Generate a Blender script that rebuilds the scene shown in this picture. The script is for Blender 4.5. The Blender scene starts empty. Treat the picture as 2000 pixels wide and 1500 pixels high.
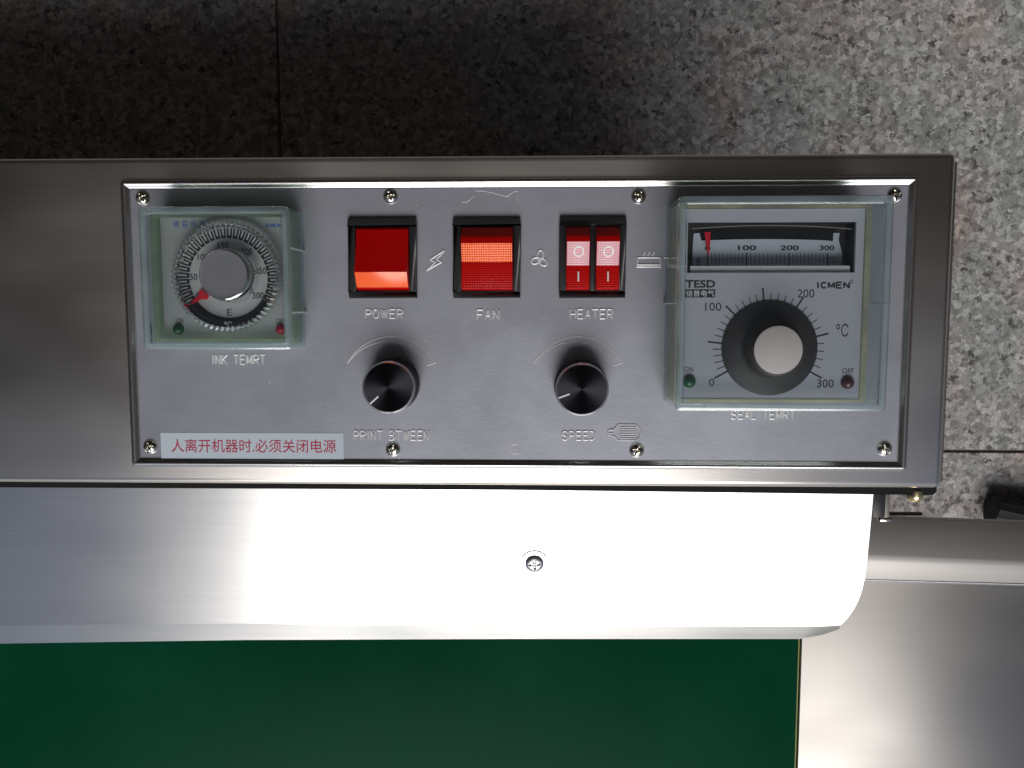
import bpy, bmesh, math, random
from mathutils import Vector, Matrix, Euler
from math import sin, cos, pi, radians as R, hypot

# ------------------------------------------------------------------ camera, sky, sun
MM = 0.001                    # everything below is authored in millimetres
H0 = 320.0                    # height of the control panel above the floor (mm)
scn = bpy.context.scene
F_PX = 1650.0
CAM = Vector((10.3, 8.0, 334.5)); ROT = Euler((-0.0933, 0.0325, -0.0006))
cd = bpy.data.cameras.new("camera"); cam = bpy.data.objects.new("camera", cd)
scn.collection.objects.link(cam); scn.camera = cam
cd.sensor_width = 36.0; cd.lens = F_PX / 2000 * 36; cd.clip_start = 0.01; cd.clip_end = 200
cam.location = Vector((CAM.x, CAM.y, CAM.z + H0)) * MM; cam.rotation_euler = ROT
RM = ROT.to_matrix()

SUN_TILT, SUN_AZ = 45.0, 3.0   # degrees from the zenith towards -y, and towards +x
w = bpy.data.worlds.new("World"); scn.world = w; w.use_nodes = True
nt = w.node_tree; bg = nt.nodes["Background"]
sky = nt.nodes.new("ShaderNodeTexSky"); sky.sky_type = 'NISHITA'; sky.sun_disc = False
sky.sun_elevation = R(90 - SUN_TILT); sky.sun_rotation = R(180 - SUN_AZ)
sky.air_density = 1.0; sky.dust_density = 2.0; sky.ozone_density = 1.0
nt.links.new(sky.outputs[0], bg.inputs[0]); bg.inputs[1].default_value = 0.05
sl = bpy.data.lights.new("sun", 'SUN'); so = bpy.data.objects.new("sun", sl); scn.collection.objects.link(so)
sl.energy = 2.3; sl.angle = R(41); sl.color = (1.0, 0.97, 0.93)
d = Vector((sin(R(SUN_TILT)) * sin(R(SUN_AZ)), -sin(R(SUN_TILT)) * cos(R(SUN_AZ)), cos(R(SUN_TILT))))
so.rotation_euler = d.to_track_quat('Z', 'Y').to_euler(); so.location = (0, -1, 3)
vs = scn.view_settings; vs.view_transform = 'Standard'; vs.look = 'None'; vs.exposure = 0.0; vs.gamma = 1.0
scn.cycles.max_bounces = 10; scn.cycles.transparent_max_bounces = 24

def at(px, py, z=0.0):
    """photograph pixel -> point (mm) on the horizontal plane z (mm above the panel)"""
    v = RM @ Vector(((px - 1000) / F_PX, -(py - 750) / F_PX, -1))
    t = (z - CAM.z) / v.z
    p = CAM + v * t
    return Vector((p.x, p.y, z))
def ppm(z=0.0): return F_PX / (CAM.z - z)         # pixels per mm on that plane

# ------------------------------------------------------------------ materials
def new_mat(name):
    m = bpy.data.materials.new(name); m.use_nodes = True
    return m, m.node_tree.nodes, m.node_tree.links, m.node_tree.nodes["Principled BSDF"]
def plain(name, col, rough=0.5, metal=0.0, **kw):
    m, N, L, b = new_mat(name)
    b.inputs["Base Color"].default_value = (*col, 1); b.inputs["Roughness"].default_value = rough
    b.inputs["Metallic"].default_value = metal
    for k, v in kw.items(): b.inputs[k.replace('_', ' ')].default_value = v
    return m
def coords(N, L, scale, kind="Object"):
    tc = N.new("ShaderNodeTexCoord"); mp = N.new("ShaderNodeMapping"); mp.inputs["Scale"].default_value = scale
    L.new(tc.outputs[kind], mp.inputs[0]); return mp.outputs[0]
def noise(N, L, vec, scale, detail=3, rough=0.5):
    n = N.new("ShaderNodeTexNoise"); n.inputs["Scale"].default_value = scale; n.inputs["Detail"].default_value = detail
    n.inputs["Roughness"].default_value = rough; L.new(vec, n.inputs["Vector"]); return n
def ramp(N, L, src, stops):
    r = N.new("ShaderNodeValToRGB"); e = r.color_ramp.elements
    e[0].position, e[0].color = stops[0][0], (*stops[0][1], 1); e[1].position, e[1].color = stops[-1][0], (*stops[-1][1], 1)
    for p, c in stops[1:-1]:
        k = e.new(p); k.color = (*c, 1)
    L.new(src, r.inputs[0]); return r.outputs[0]
def rng(N, L, src, a, b, lo=0.0, hi=1.0):
    r = N.new("ShaderNodeMapRange"); r.inputs[1].default_value = lo; r.inputs[2].default_value = hi
    r.inputs[3].default_value = a; r.inputs[4].default_value = b; r.clamp = False; L.new(src, r.inputs[0]); return r.outputs[0]

def brushed(name, col=(0.74, 0.71, 0.675), rough=0.3, aniso=0.7, bump=0.25, var=0.08):
    m, N, L, b = new_mat(name)
    b.inputs["Metallic"].default_value = 1.0; b.inputs["Anisotropic"].default_value = aniso
    t = N.new("ShaderNodeCombineXYZ"); t.inputs[1].default_value = 1.0; L.new(t.outputs[0], b.inputs["Tangent"])
    fine = noise(N, L, coords(N, L, (90, 5500, 1500)), 1.0, 3, 0.6)
    streak = noise(N, L, coords(N, L, (14, 900, 300)), 1.0, 4, 0.55)
    smudge = noise(N, L, coords(N, L, (9, 16, 9)), 1.0, 2, 0.5)
    L.new(rng(N, L, smudge.outputs[0], rough - 0.05, rough + 0.06, 0.3, 0.7), b.inputs["Roughness"])
    mx = N.new("ShaderNodeMix"); mx.data_type = 'RGBA'; mx.blend_type = 'MULTIPLY'; mx.inputs[0].default_value = 1.0
    mx.inputs[6].default_value = (*col, 1)
    L.new(ramp(N, L, streak.outputs[0], [(0.3, (1 - var,) * 3), (0.7, (1, 1, 1))]), mx.inputs[7]); L.new(mx.outputs[2], b.inputs["Base Color"])
    bp = N.new("ShaderNodeBump"); bp.inputs["Strength"].default_value = bump; bp.inputs["Distance"].default_value = 0.00004
    L.new(fine.outputs[0], bp.inputs["Height"]); L.new(bp.outputs[0], b.inputs["Normal"])
    return m

M = {}
M['steel'] = brushed('brushed stainless steel')
M['steel_cover'] = brushed('brushed stainless cover', rough=0.29, col=(0.66, 0.66, 0.65))
M['steel_plate'] = brushed('brushed stainless tray', rough=0.47, col=(0.52, 0.50, 0.48), var=0.04)
M['rim'] = plain('polished stainless bead', (0.68, 0.68, 0.70), 0.26, 1.0)
M['chrome'] = plain('nickel plated screw', (0.72, 0.70, 0.64), 0.14, 1.0)
M['dull'] = plain('dull zinc', (0.22, 0.21, 0.19), 0.5, 0.6)
M['screw_grey'] = plain('zinc plated screw', (0.62, 0.62, 0.62), 0.3, 1.0)
M['brass'] = plain('brass screw', (0.75, 0.62, 0.34), 0.2, 1.0)
M['black'] = plain('black satin plastic', (0.018, 0.018, 0.021), 0.38)
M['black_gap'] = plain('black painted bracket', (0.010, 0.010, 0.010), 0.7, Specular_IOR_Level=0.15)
M['rubber'] = plain('black rubber', (0.012, 0.012, 0.012), 0.7)
M['ink'] = plain('black ink', (0.015, 0.015, 0.02), 0.6)
M['blue_ink'] = plain('blue ink', (0.05, 0.14, 0.42), 0.6)
M['white_ink'] = plain('white ink', (0.9, 0.9, 0.9), 0.6)
M['red_ink'] = plain('red ink', (0.42, 0.015, 0.06), 0.6)
M['red_paint'] = plain('red needle paint', (0.62, 0.01, 0.03), 0.4)
M['sticker'] = plain('pale vinyl sticker', (0.52, 0.60, 0.68), 0.45)
M['face'] = plain('pale grey printed face', (0.46, 0.48, 0.54), 0.5)
M['face_small'] = plain('grey printed face', (0.35, 0.37, 0.37), 0.5)
M['face_ring'] = plain('light grey dial disc', (0.47, 0.47, 0.48), 0.45)
M['meter_plate'] = plain('blue white meter scale', (0.58, 0.64, 0.74), 0.5)
M['recess'] = plain('dark meter housing', (0.03, 0.03, 0.032), 0.6, Specular_IOR_Level=0.25)
M['ledge'] = plain('white meter ledge', (0.85, 0.85, 0.88), 0.5)
M['silver_cap'] = plain('satin silver cap', (0.38, 0.37, 0.37), 0.6, 0.0)
M['grey_cap'] = plain('grey knob cap', (0.25, 0.255, 0.28), 0.5, 0.1)
M['knob_black'] = plain('matt black knob', (0.034, 0.032, 0.033), 0.5)
M['led_green'] = plain('green lamp lens', (0.02, 0.11, 0.045), 0.12)
M['led_red'] = plain('red lamp lens', (0.40, 0.01, 0.04), 0.12)
M['led_dark'] = plain('dull red lamp lens', (0.10, 0.03, 0.045), 0.15)
M['line_white'] = plain('white pointer paint', (0.8, 0.8, 0.8), 0.4)
M['line_dull'] = plain('faded pointer paint', (0.22, 0.21, 0.15), 0.5)
M['yellow_edge'] = plain('yellow belt edge', (0.35, 0.38, 0.12), 0.5)
M['grout'] = plain('dark joint', (0.17, 0.15, 0.13), 0.9)
M['body'] = plain('dark machine body', (0.06, 0.06, 0.06), 0.5)

def mat_panel():
    m, N, L, b = new_mat('satin silver panel')
    b.inputs["Metallic"].default_value = 0.6; b.inputs["Base Color"].default_value = (0.44, 0.455, 0.505, 1)
    b.inputs["Roughness"].default_value = 0.36; b.inputs["Anisotropic"].default_value = 0.3
    t = N.new("ShaderNodeCombineXYZ"); t.inputs[1].default_value = 1.0; L.new(t.outputs[0], b.inputs["Tangent"])
    wr = noise(N, L, coords(N, L, (16, 24, 16)), 1.0, 5, 0.65); L.new(rng(N, L, wr.outputs[0], 0.335, 0.405, 0.3, 0.7), b.inputs["Roughness"])
    sk = noise(N, L, coords(N, L, (330, 420, 330)), 1.0, 1, 0.3); dirt = noise(N, L, coords(N, L, (30, 30, 30)), 1.0, 4, 0.7)
    c1 = ramp(N, L, dirt.outputs[0], [(0.32, (0.39, 0.41, 0.47)), (0.6, (0.44, 0.46, 0.53))])
    mk = N.new("ShaderNodeMix"); mk.data_type = 'RGBA'; L.new(ramp(N, L, sk.outputs[0], [(0.79, (0, 0, 0)), (0.82, (0.6, 0.6, 0.6))]), mk.inputs[0]); L.new(c1, mk.inputs[6]); mk.inputs[7].default_value = (0.8, 0.8, 0.82, 1); L.new(mk.outputs[2], b.inputs["Base Color"])
    n1 = noise(N, L, coords(N, L, (700, 1300, 700)), 1.0, 2, 0.5)
    n2 = noise(N, L, coords(N, L, (190, 380, 190)), 1.0, 2, 0.5)
    ad = N.new("ShaderNodeMath"); ad.operation = 'MULTIPLY_ADD'; ad.inputs[1].default_value = 1.0
    L.new(n2.outputs[0], ad.inputs[0]); L.new(n1.outputs[0], ad.inputs[2])
    bp = N.new("ShaderNodeBump"); bp.inputs["Strength"].default_value = 0.3; bp.inputs["Distance"].default_value = 0.00006
    L.new(ad.outputs[0], bp.inputs["Height"]); L.new(bp.outputs[0], b.inputs["Normal"])
    return m
M['panel'] = mat_panel()

def mat_clear(name, tint, haze_col, haze, rough=0.04, refl=1.0):
    """thin clear plastic: see-through, fresnel gloss, a little milky scatter"""
    m, N, L, b = new_mat(name); out = N["Material Output"]; N.remove(b)
    tr = N.new("ShaderNodeBsdfTransparent"); tr.inputs[0].default_value = (*tint, 1)
    df = N.new("ShaderNodeBsdfDiffuse"); df.inputs[0].default_value = (*haze_col, 1)
    tl = N.new("ShaderNodeBsdfTranslucent"); tl.inputs[0].default_value = (*haze_col, 1)
    ds = N.new("ShaderNodeMixShader"); ds.inputs[0].default_value = 0.5; L.new(df.outputs[0], ds.inputs[1]); L.new(tl.outputs[0], ds.inputs[2])
    mh = N.new("ShaderNodeMixShader"); L.new(tr.outputs[0], mh.inputs[1]); L.new(ds.outputs[0], mh.inputs[2])
    n = noise(N, L, coords(N, L, (60, 60, 60)), 1.0, 3, 0.6)
    L.new(rng(N, L, n.outputs[0], haze * 0.6, haze * 1.4, 0.3, 0.7), mh.inputs[0])
    gl = N.new("ShaderNodeBsdfGlossy"); gl.inputs["Roughness"].default_value = rough
    fr = N.new("ShaderNodeFresnel"); fr.inputs[0].default_value = 1.46
    mu = N.new("ShaderNodeMath"); mu.operation = 'MULTIPLY'; mu.inputs[1].default_value = refl; L.new(fr.outputs[0], mu.inputs[0])
    mg = N.new("ShaderNodeMixShader"); L.new(mu.outputs[0], mg.inputs[0]); L.new(mh.outputs[0], mg.inputs[1]); L.new(gl.outputs[0], mg.inputs[2])
    L.new(mg.outputs[0], out.inputs[0]); return m
M['clear_top'] = mat_clear('clear acrylic top', (0.96, 0.975, 0.98), (0.5, 0.6, 0.7), 0.015, refl=0.6)
M['clear_wall'] = mat_clear('clear acrylic wall', (0.975, 0.99, 1.0), (0.66, 0.90, 1.0), 0.12, 0.05, 0.35)
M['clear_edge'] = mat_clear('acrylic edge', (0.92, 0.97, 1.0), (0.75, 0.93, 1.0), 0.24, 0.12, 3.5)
M['green_case'] = mat_clear('green tinted case', (0.90, 0.95, 0.84), (0.72, 0.90, 0.62), 0.28, 0.15, 0.3)
M['cream_case'] = mat_clear('cream tinted case', (0.95, 0.95, 0.88), (0.92, 0.90, 0.68), 0.5, 0.15, 0.3)
M['clear_dial'] = mat_clear('clear knurled dial', (0.93, 0.93, 0.95), (0.85, 0.87, 0.92), 0.10, 0.06, 1.3)

M['clear_grip'] = mat_clear('clear dial grip', (0.97, 0.97, 0.98), (0.85, 0.87, 0.92), 0.03, 0.06, 1.0)
def mat_red(name, col, rough, dots=0.0, pitch=0.0009):
    m, N, L, b = new_mat(name)
    b.inputs["Base Color"].default_value = (*col, 1); b.inputs["Roughness"].default_value = rough
    b.inputs["Coat Weight"].default_value = 0.25; b.inputs["Coat Roughness"].default_value = 0.08 + rough * 0.4
    if dots:
        v = coords(N, L, (1 / pitch,) * 3); sx = N.new("ShaderNodeSeparateXYZ"); L.new(v, sx.inputs[0])
        def s(o):
            a = N.new("ShaderNodeMath"); a.operation = 'MULTIPLY'; a.inputs[1].default_value = 2 * pi; L.new(o, a.inputs[0])
            c = N.new("ShaderNodeMath"); c.operation = 'SINE'; L.new(a.outputs[0], c.inputs[0]); return c.outputs[0]
        mm = N.new("ShaderNodeMath"); mm.operation = 'ADD'; L.new(s(sx.outputs[0]), mm.inputs[0]); L.new(s(sx.outputs[1]), mm.inputs[1])
        bp = N.new("ShaderNodeBump"); bp.inputs["Strength"].default_value = dots; bp.inputs["Distance"].default_value = 0.00012
        L.new(mm.outputs[0], bp.inputs["Height"]); L.new(bp.outputs[0], b.inputs["Normal"]); L.new(bp.outputs[0], b.inputs["Coat Normal"])
    return m
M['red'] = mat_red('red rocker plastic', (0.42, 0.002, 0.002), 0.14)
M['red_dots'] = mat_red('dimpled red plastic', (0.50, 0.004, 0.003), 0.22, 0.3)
M['orange'] = mat_red('orange painted reflection', (1.0, 0.13, 0.02), 0.2)  # internal reflection in the red rocker, painted as an orange base colour
M['orange_dots'] = mat_red('dimpled orange painted reflection', (1.0, 0.13, 0.012), 0.25, 0.35)  # same painted-in reflection for the dimpled facet of the red rocker
M['pink'] = mat_red('pink painted sky reflection', (0.80, 0.42, 0.48), 0.3, 0.15)  # sky reflection on the red rocker facet, painted as a pale base colour

def mat_knobtop():
    m, N, L, b = new_mat('turned black aluminium')
    b.inputs["Metallic"].default_value = 1.0; b.inputs["Base Color"].default_value = (0.045, 0.047, 0.058, 1)
    b.inputs["Roughness"].default_value = 0.3; b.inputs["Anisotropic"].default_value = 0.85
    t = N.new("ShaderNodeTangent"); t.direction_type = 'RADIAL'; t.axis = 'Z'; L.new(t.outputs[0], b.inputs["Tangent"])
    wv = N.new("ShaderNodeTexWave"); wv.wave_type = 'RINGS'; wv.rings_direction = 'Z'; wv.inputs["Scale"].default_value = 420
    wv.inputs["Distortion"].default_value = 0.3
    L.new(coords(N, L, (1, 1, 1)), wv.inputs["Vector"])
    bp = N.new("ShaderNodeBump"); bp.inputs["Strength"].default_value = 0.35; bp.inputs["Distance"].default_value = 0.00004
    L.new(wv.outputs["Fac"], bp.inputs["Height"]); L.new(bp.outputs[0], b.inputs["Normal"])
    return m
M['knob_top'] = mat_knobtop()

def mat_belt():
    m, N, L, b = new_mat('green belt')
    n = noise(N, L, coords(N, L, (14, 10, 14)), 1.0, 4, 0.6)
    L.new(ramp(N, L, n.outputs[0], [(0.3, (0.001, 0.044, 0.018)), (0.62, (0.002, 0.054, 0.026)), (0.8, (0.006, 0.066, 0.036))]), b.inputs["Base Color"]); b.inputs['Specular IOR Level'].default_value = 0.035
    L.new(rng(N, L, n.outputs[0], 0.34, 0.46, 0.3, 0.7), b.inputs["Roughness"])
    n2 = noise(N, L, coords(N, L, (900, 900, 900)), 1.0, 2)
    bp = N.new("ShaderNodeBump"); bp.inputs["Strength"].default_value = 0.12; bp.inputs["Distance"].default_value = 0.00008
    L.new(n2.outputs[0], bp.inputs["Height"]); L.new(bp.outputs[0], b.inputs["Normal"])
    return m
M['belt'] = mat_belt()

def mat_granite():
    m, N, L, b = new_mat('speckled granite')
    c = coords(N, L, (1, 1, 1))
    wob = noise(N, L, c, 260, 2); vm = N.new("ShaderNodeVectorMath"); vm.operation = 'SCALE'; vm.inputs[3].default_value = 0.006
    L.new(wob.outputs["Color"], vm.inputs[0])
    va = N.new("ShaderNodeVectorMath"); va.operation = 'ADD'; L.new(c, va.inputs[0]); L.new(vm.outputs[0], va.inputs[1])
    v1 = N.new("ShaderNodeTexVoronoi"); v1.inputs["Scale"].default_value = 260; L.new(va.outputs[0], v1.inputs["Vector"])
    sp = N.new("ShaderNodeSeparateXYZ"); L.new(v1.outputs["Color"], sp.inputs[0])
    g = ramp(N, L, sp.outputs[0], [(0.0, (0.22, 0.218, 0.215)), (0.3, (0.31, 0.31, 0.31)), (0.6, (0.37, 0.37, 0.37)), (1.0, (0.55, 0.55, 0.55))])
    big = noise(N, L, c, 14, 3, 0.6)
    tint = ramp(N, L, big.outputs[0], [(0.35, (0.90, 0.95, 0.95)), (0.5, (1, 1, 1)), (0.68, (1.0, 0.84, 0.80))])
    mx = N.new("ShaderNodeMix"); mx.data_type = 'RGBA'; mx.blend_type = 'MULTIPLY'; mx.inputs[0].default_value = 1; L.new(g, mx.inputs[6]); L.new(tint, mx.inputs[7])
    dk = noise(N, L, va.outputs[0], 210, 3, 0.6)
    dm = ramp(N, L, dk.outputs[0], [(0.37, (1, 1, 1)), (0.46, (0, 0, 0))])
    cl = noise(N, L, c, 60, 2); cm = ramp(N, L, cl.outputs[0], [(0.38, (0.25, 0.25, 0.25)), (0.6, (1, 1, 1))])
    mm = N.new("ShaderNodeMath"); mm.operation = 'MULTIPLY'; L.new(dm, mm.inputs[0]); L.new(cm, mm.inputs[1])
    fn = noise(N, L, va.outputs[0], 520, 4, 0.65); fc = ramp(N, L, fn.outputs[0], [(0.33, (0.70, 0.69, 0.68)), (0.62, (1.10, 1.09, 1.08))])
    mf = N.new("ShaderNodeMix"); mf.data_type = 'RGBA'; mf.blend_type = 'MULTIPLY'; mf.inputs[0].default_value = 1; L.new(mx.outputs[2], mf.inputs[6]); L.new(fc, mf.inputs[7]); mx = mf
    m2 = N.new("ShaderNodeMix"); m2.data_type = 'RGBA'; L.new(mm.outputs[0], m2.inputs[0]); L.new(mx.outputs[2], m2.inputs[6]); m2.inputs[7].default_value = (0.075, 0.07, 0.068, 1)
    L.new(m2.outputs[2], b.inputs["Base Color"]); b.inputs["Roughness"].default_value = 0.6
    bp = N.new("ShaderNodeBump"); bp.inputs["Strength"].default_value = 0.3; bp.inputs["Distance"].default_value = 0.0003
    L.new(dk.outputs[0], bp.inputs["Height"]); L.new(bp.outputs[0], b.inputs["Normal"])
    return m
M['granite'] = mat_granite()

# ------------------------------------------------------------------ mesh helpers (millimetres)
COL = scn.collection
def obj(name, bm, m, parent=None, loc=(0, 0, 0), smooth=None, rotz=0.0):
    """bm in mm, relative to loc (mm above panel height)"""
    for v in bm.verts: v.co *= MM
    me = bpy.data.meshes.new(name); bm.normal_update(); bm.to_mesh(me); bm.free()
    if isinstance(m, (list, tuple)):
        for k in m: me.materials.append(k)
    else: me.materials.append(m)
    if smooth is not None:
        me.polygons.foreach_set("use_smooth", [True] * len(me.polygons))
        me.set_sharp_from_angle(angle=R(smooth))
    o = bpy.data.objects.new(name, me); COL.objects.link(o)
    place(o, loc, parent, rotz); return o
def place(o, loc, parent=None, rotz=0.0):
    o.location = Vector((loc[0], loc[1], loc[2] + (H0 if parent is None or parent is MACH else 0))) * MM
    if parent is not None:
        if parent is not MACH: o.location = Vector(loc) * MM - POS.get(parent.name, Vector()) * MM
        o.parent = parent
    o.rotation_euler = (0, 0, rotz)
    POS[o.name] = Vector(loc)
POS = {}; MACH = None
def empty(name, loc=(0, 0, 0), parent=None):
    o = bpy.data.objects.new(name, None); COL.objects.link(o); o.empty_display_size = 0.02
    place(o, loc, parent); return o
def tag(o, label=None, cat=None, group=None, kind=None):
    for k, v in (('label', label), ('category', cat), ('group', group), ('kind', kind)):
        if v: o[k] = v
    return o

def prism(pts, z0, z1, bm=None, mi=0, mtop=None):
    """vertical prism over a counter-clockwise outline"""
    bm = bm or bmesh.new(); n = len(pts)
    a = [bm.verts.new((p[0], p[1], z0)) for p in pts]; b = [bm.verts.new((p[0], p[1], z1)) for p in pts]
    f = bm.faces.new(b); f.material_index = mi if mtop is None else mtop
    bm.faces.new(a[::-1]).material_index = mi
    for i in range(n):
        j = (i + 1) % n; bm.faces.new((a[i], a[j], b[j], b[i])).material_index = mi
    return bm
def box(x0, x1, y0, y1, z0, z1, bm=None, mi=0): return prism([(x0, y0), (x1, y0), (x1, y1), (x0, y1)], z0, z1, bm, mi)
def bevel(bm, r, seg=3, sel=None):
    e = [x for x in bm.edges if (sel is None or sel(x))]
    bmesh.ops.bevel(bm, geom=e, offset=r, segments=seg, profile=0.5, affect='EDGES', clamp_overlap=True); return bm
def lathe(prof, n=48, bm=None, mi=0, cx=0, cy=0, rfun=None):
    bm = bm or bmesh.new(); rings = []
    for r, z in prof:
        if r < 1e-6: rings.append([bm.verts.new((cx, cy, z))]); continue
        rings.append([bm.verts.new((cx + (r * (rfun(i, r) if rfun else 1)) * cos(2 * pi * i / n), cy + (r * (rfun(i, r) if rfun else 1)) * sin(2 * pi * i / n), z)) for i in range(n)])
    for a, b in zip(rings, rings[1:]):
        for i in range(n):
            j = (i + 1) % n
            q = [a[i % len(a)], a[j % len(a)], b[j % len(b)], b[i % len(b)]]
            u = []
            for v in q:
                if v not in u: u.append(v)
            if len(u) > 2: bm.faces.new(u[::-1]).material_index = mi
    return bm
def disc(r, z, n=48, cx=0, cy=0, bm=None):
    bm = bm or bmesh.new()
    bm.faces.new([bm.verts.new((cx + r * cos(2 * pi * i / n), cy + r * sin(2 * pi * i / n), z)) for i in range(n)]); return bm
def tube(paths, r=0.3, h=0.3, z=0.0, bm=None, seg=6):
    """embossed strokes: half-round beads along 2-D polylines lying on plane z"""
    bm = bm or bmesh.new(); split = []
    for pts in paths:                                   # break at sharp corners so that each stroke keeps its width
        pts = [Vector((p[0], p[1])) for p in pts]; cur = [pts[0]]
        for i in range(1, len(pts)):
            cur.append(pts[i])
            if i < len(pts) - 1:
                u, v = pts[i] - pts[i - 1], pts[i + 1] - pts[i]
                if u.length > 1e-6 and v.length > 1e-6 and u.angle(v) > R(58): split.append(cur); cur = [pts[i]]
        split.append(cur)
    for pts in split:
        P = [Vector((p[0], p[1])) for p in pts]; closed = (P[0] - P[-1]).length < 1e-4
        if closed: P = P[:-1]
        n = len(P); rows = []
        for i, p in enumerate(P):
            if closed: d = (P[(i + 1) % n] - P[i - 1])
            else: d = P[min(i + 1, n - 1)] - P[max(i - 1, 0)]
            if d.length < 1e-6: d = Vector((1, 0))
            d.normalize(); nn = Vector((-d.y, d.x)); row = []
            for k in range(seg + 1):
                a = pi * k / seg
                row.append(bm.verts.new((p.x + nn.x * r * cos(a), p.y + nn.y * r * cos(a), z - 0.02 + h * sin(a))))
            rows.append(row)
        m = n if closed else n - 1
        for i in range(m):
            a, b = rows[i], rows[(i + 1) % n]
            for k in range(seg): bm.faces.new((a[k], a[k + 1], b[k + 1], b[k]))
        if not closed:
            bm.faces.new(rows[0][::-1]); bm.faces.new(rows[-1])
    bmesh.ops.recalc_face_normals(bm, faces=bm.faces); return bm
def strokes_px(paths, z=0.0, off=(0, 0)): return [[at(x, y, z).xy - Vector(off) for x, y in p] for p in paths]
def arc(cx, cy, r, a0, a1, n=10, ry=None):
    ry = ry or r
    return [(cx + r * cos(R(a0 + (a1 - a0) * i / n)), cy + ry * sin(R(a0 + (a1 - a0) * i / n))) for i in range(n + 1)]

# single-stroke capitals on a 0..1 box (x right, y up)
G = {
 'A': [[(0, 0), (.5, 1), (1, 0)], [(.2, .36), (.8, .36)]],
 'B': [[(0, 0), (0, 1), (.6, 1), (.88, .88), (.88, .64), (.6, .52), (0, .52)], [(.6, .52), (.98, .4), (.98, .12), (.65, 0), (0, 0)]],
 'C': [arc(.55, .5, .5, 40, 320, 10)],
 'D': [[(0, 0), (0, 1), (.5, 1), (.85, .85), (1, .5), (.85, .15), (.5, 0), (0, 0)]],
 'E': [[(1, 1), (0, 1), (0, 0), (1, 0)], [(0, .52), (.85, .52)]],
 'F': [[(1, 1), (0, 1), (0, 0)], [(0, .5), (.85, .5)]],
 'H': [[(0, 0), (0, 1)], [(1, 0), (1, 1)], [(0, .5), (1, .5)]],
 'I': [[(.5, 0), (.5, 1)]],
 'K': [[(0, 0), (0, 1)], [(1, 1), (0, .4)], [(.35, .6), (1, 0)]],
 'L': [[(0, 1), (0, 0), (1, 0)]],
 'M': [[(0, 0), (0, 1), (.5, .15), (1, 1), (1, 0)]],
 'N': [[(0, 0), (0, 1), (1, 0), (1, 1)]],
 'O': [arc(.5, .5, .5, 0, 360, 16)],
 'P': [[(0, 0), (0, 1), (.7, 1), (1, .86), (1, .62), (.7, .48), (0, .48)]],
 'R': [[(0, 0), (0, 1), (.7, 1), (1, .86), (1, .62), (.7, .48), (0, .48)], [(.55, .48), (1, 0)]],
 'S': [[(1, .85), (.75, 1), (.25, 1), (0, .85), (0, .63), (.25, .52), (.75, .48), (1, .36), (1, .15), (.75, 0), (.25, 0), (0, .15)]],
 'T': [[(0, 1), (1, 1)], [(.5, 0), (.5, 1)]],
 'W': [[(0, 1), (.25, 0), (.5, .9), (.75, 0), (1, 1)]],
}
def engraved(text, px0, px1, py0, py1):
    """strokes for a word between pixel columns px0..px1, rows py0 (top)..py1"""
    adv = sum({'I': .55, ' ': .8, 'W': 1.2, 'M': 1.1}.get(c, 1.0) for c in text); out = []; x = 0
    for c in text:
        a = {'I': .55, ' ': .8, 'W': 1.2, 'M': 1.1}.get(c, 1.0)
        if c != ' ':
            for s in G[c]:
                out.append([(px0 + (px1 - px0) * (x + a * (.12 + .70 * (u if c != 'I' else .5))) / adv, py1 + (py0 - py1) * v) for u, v in s])
        x += a
    return out

def text(name, s, px, py, z, hpx, m, parent, bold=0.0, wide=1.0, wpx=None, rot=0.0, off=0.05):
    """flat printed text centred on pixel (px,py); hpx = cap height in pixels"""
    cu = bpy.data.curves.new(name, 'FONT'); cu.body = s; cu.align_x = 'CENTER'; cu.align_y = 'CENTER'
    cu.size = 1.0; cu.offset = bold; cu.resolution_u = 3
    o = bpy.data.objects.new(name, cu); COL.objects.link(o)
    dg = bpy.context.evaluated_depsgraph_get(); me = bpy.data.meshes.new_from_object(o.evaluated_get(dg))
    bpy.data.objects.remove(o); bpy.data.curves.remove(cu)
    bm = bmesh.new(); bm.from_mesh(me); bpy.data.meshes.remove(me)
    xs = [v.co.x for v in bm.verts]; ys = [v.co.y for v in bm.verts]
    cx, cy = (min(xs) + max(xs)) / 2, (min(ys) + max(ys)) / 2
    k = hpx / ppm(z) / (max(ys) - min(ys)); kx = k * wide if wpx is None else wpx / ppm(z) / (max(xs) - min(xs))
    for v in bm.verts: v.co = Vector(((v.co.x - cx) * kx, (v.co.y - cy) * k, 0))
    if rot: bmesh.ops.rotate(bm, verts=bm.verts, matrix=Matrix.Rotation(rot, 3, 'Z'))
    p = at(px, py, z)
    return obj(name, bm, m, parent, (p.x, p.y, z + off))

# ------------------------------------------------------------------ the floor: granite slabs with recessed joints
FZ = -H0
floor = obj('floor', box(-1500, 1500, -1200, 1200, FZ - 20, FZ - 2), M['grout']); tag(floor, kind='structure', label='speckled grey granite slab floor')
jx = at(543, 150, FZ).x; jy = at(1925, 881, FZ).y; T = 600.0; J = 2.2
tile_me = None
for i in (-1, 0, 1):
    for k in (-1, 0):
        x0, y0 = jx + i * T + J / 2, jy + k * T + J / 2
        if tile_me is None:
            o = obj('floor_tile', bevel(box(0, T - J, 0, T - J, -6, 0), 0.5, 1), M['granite'], None); tile_me = o.data
        else:
            o = bpy.data.objects.new('floor_tile', tile_me); COL.objects.link(o)
        o.location = Vector((x0, y0, FZ)) * MM; o.parent = floor

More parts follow.
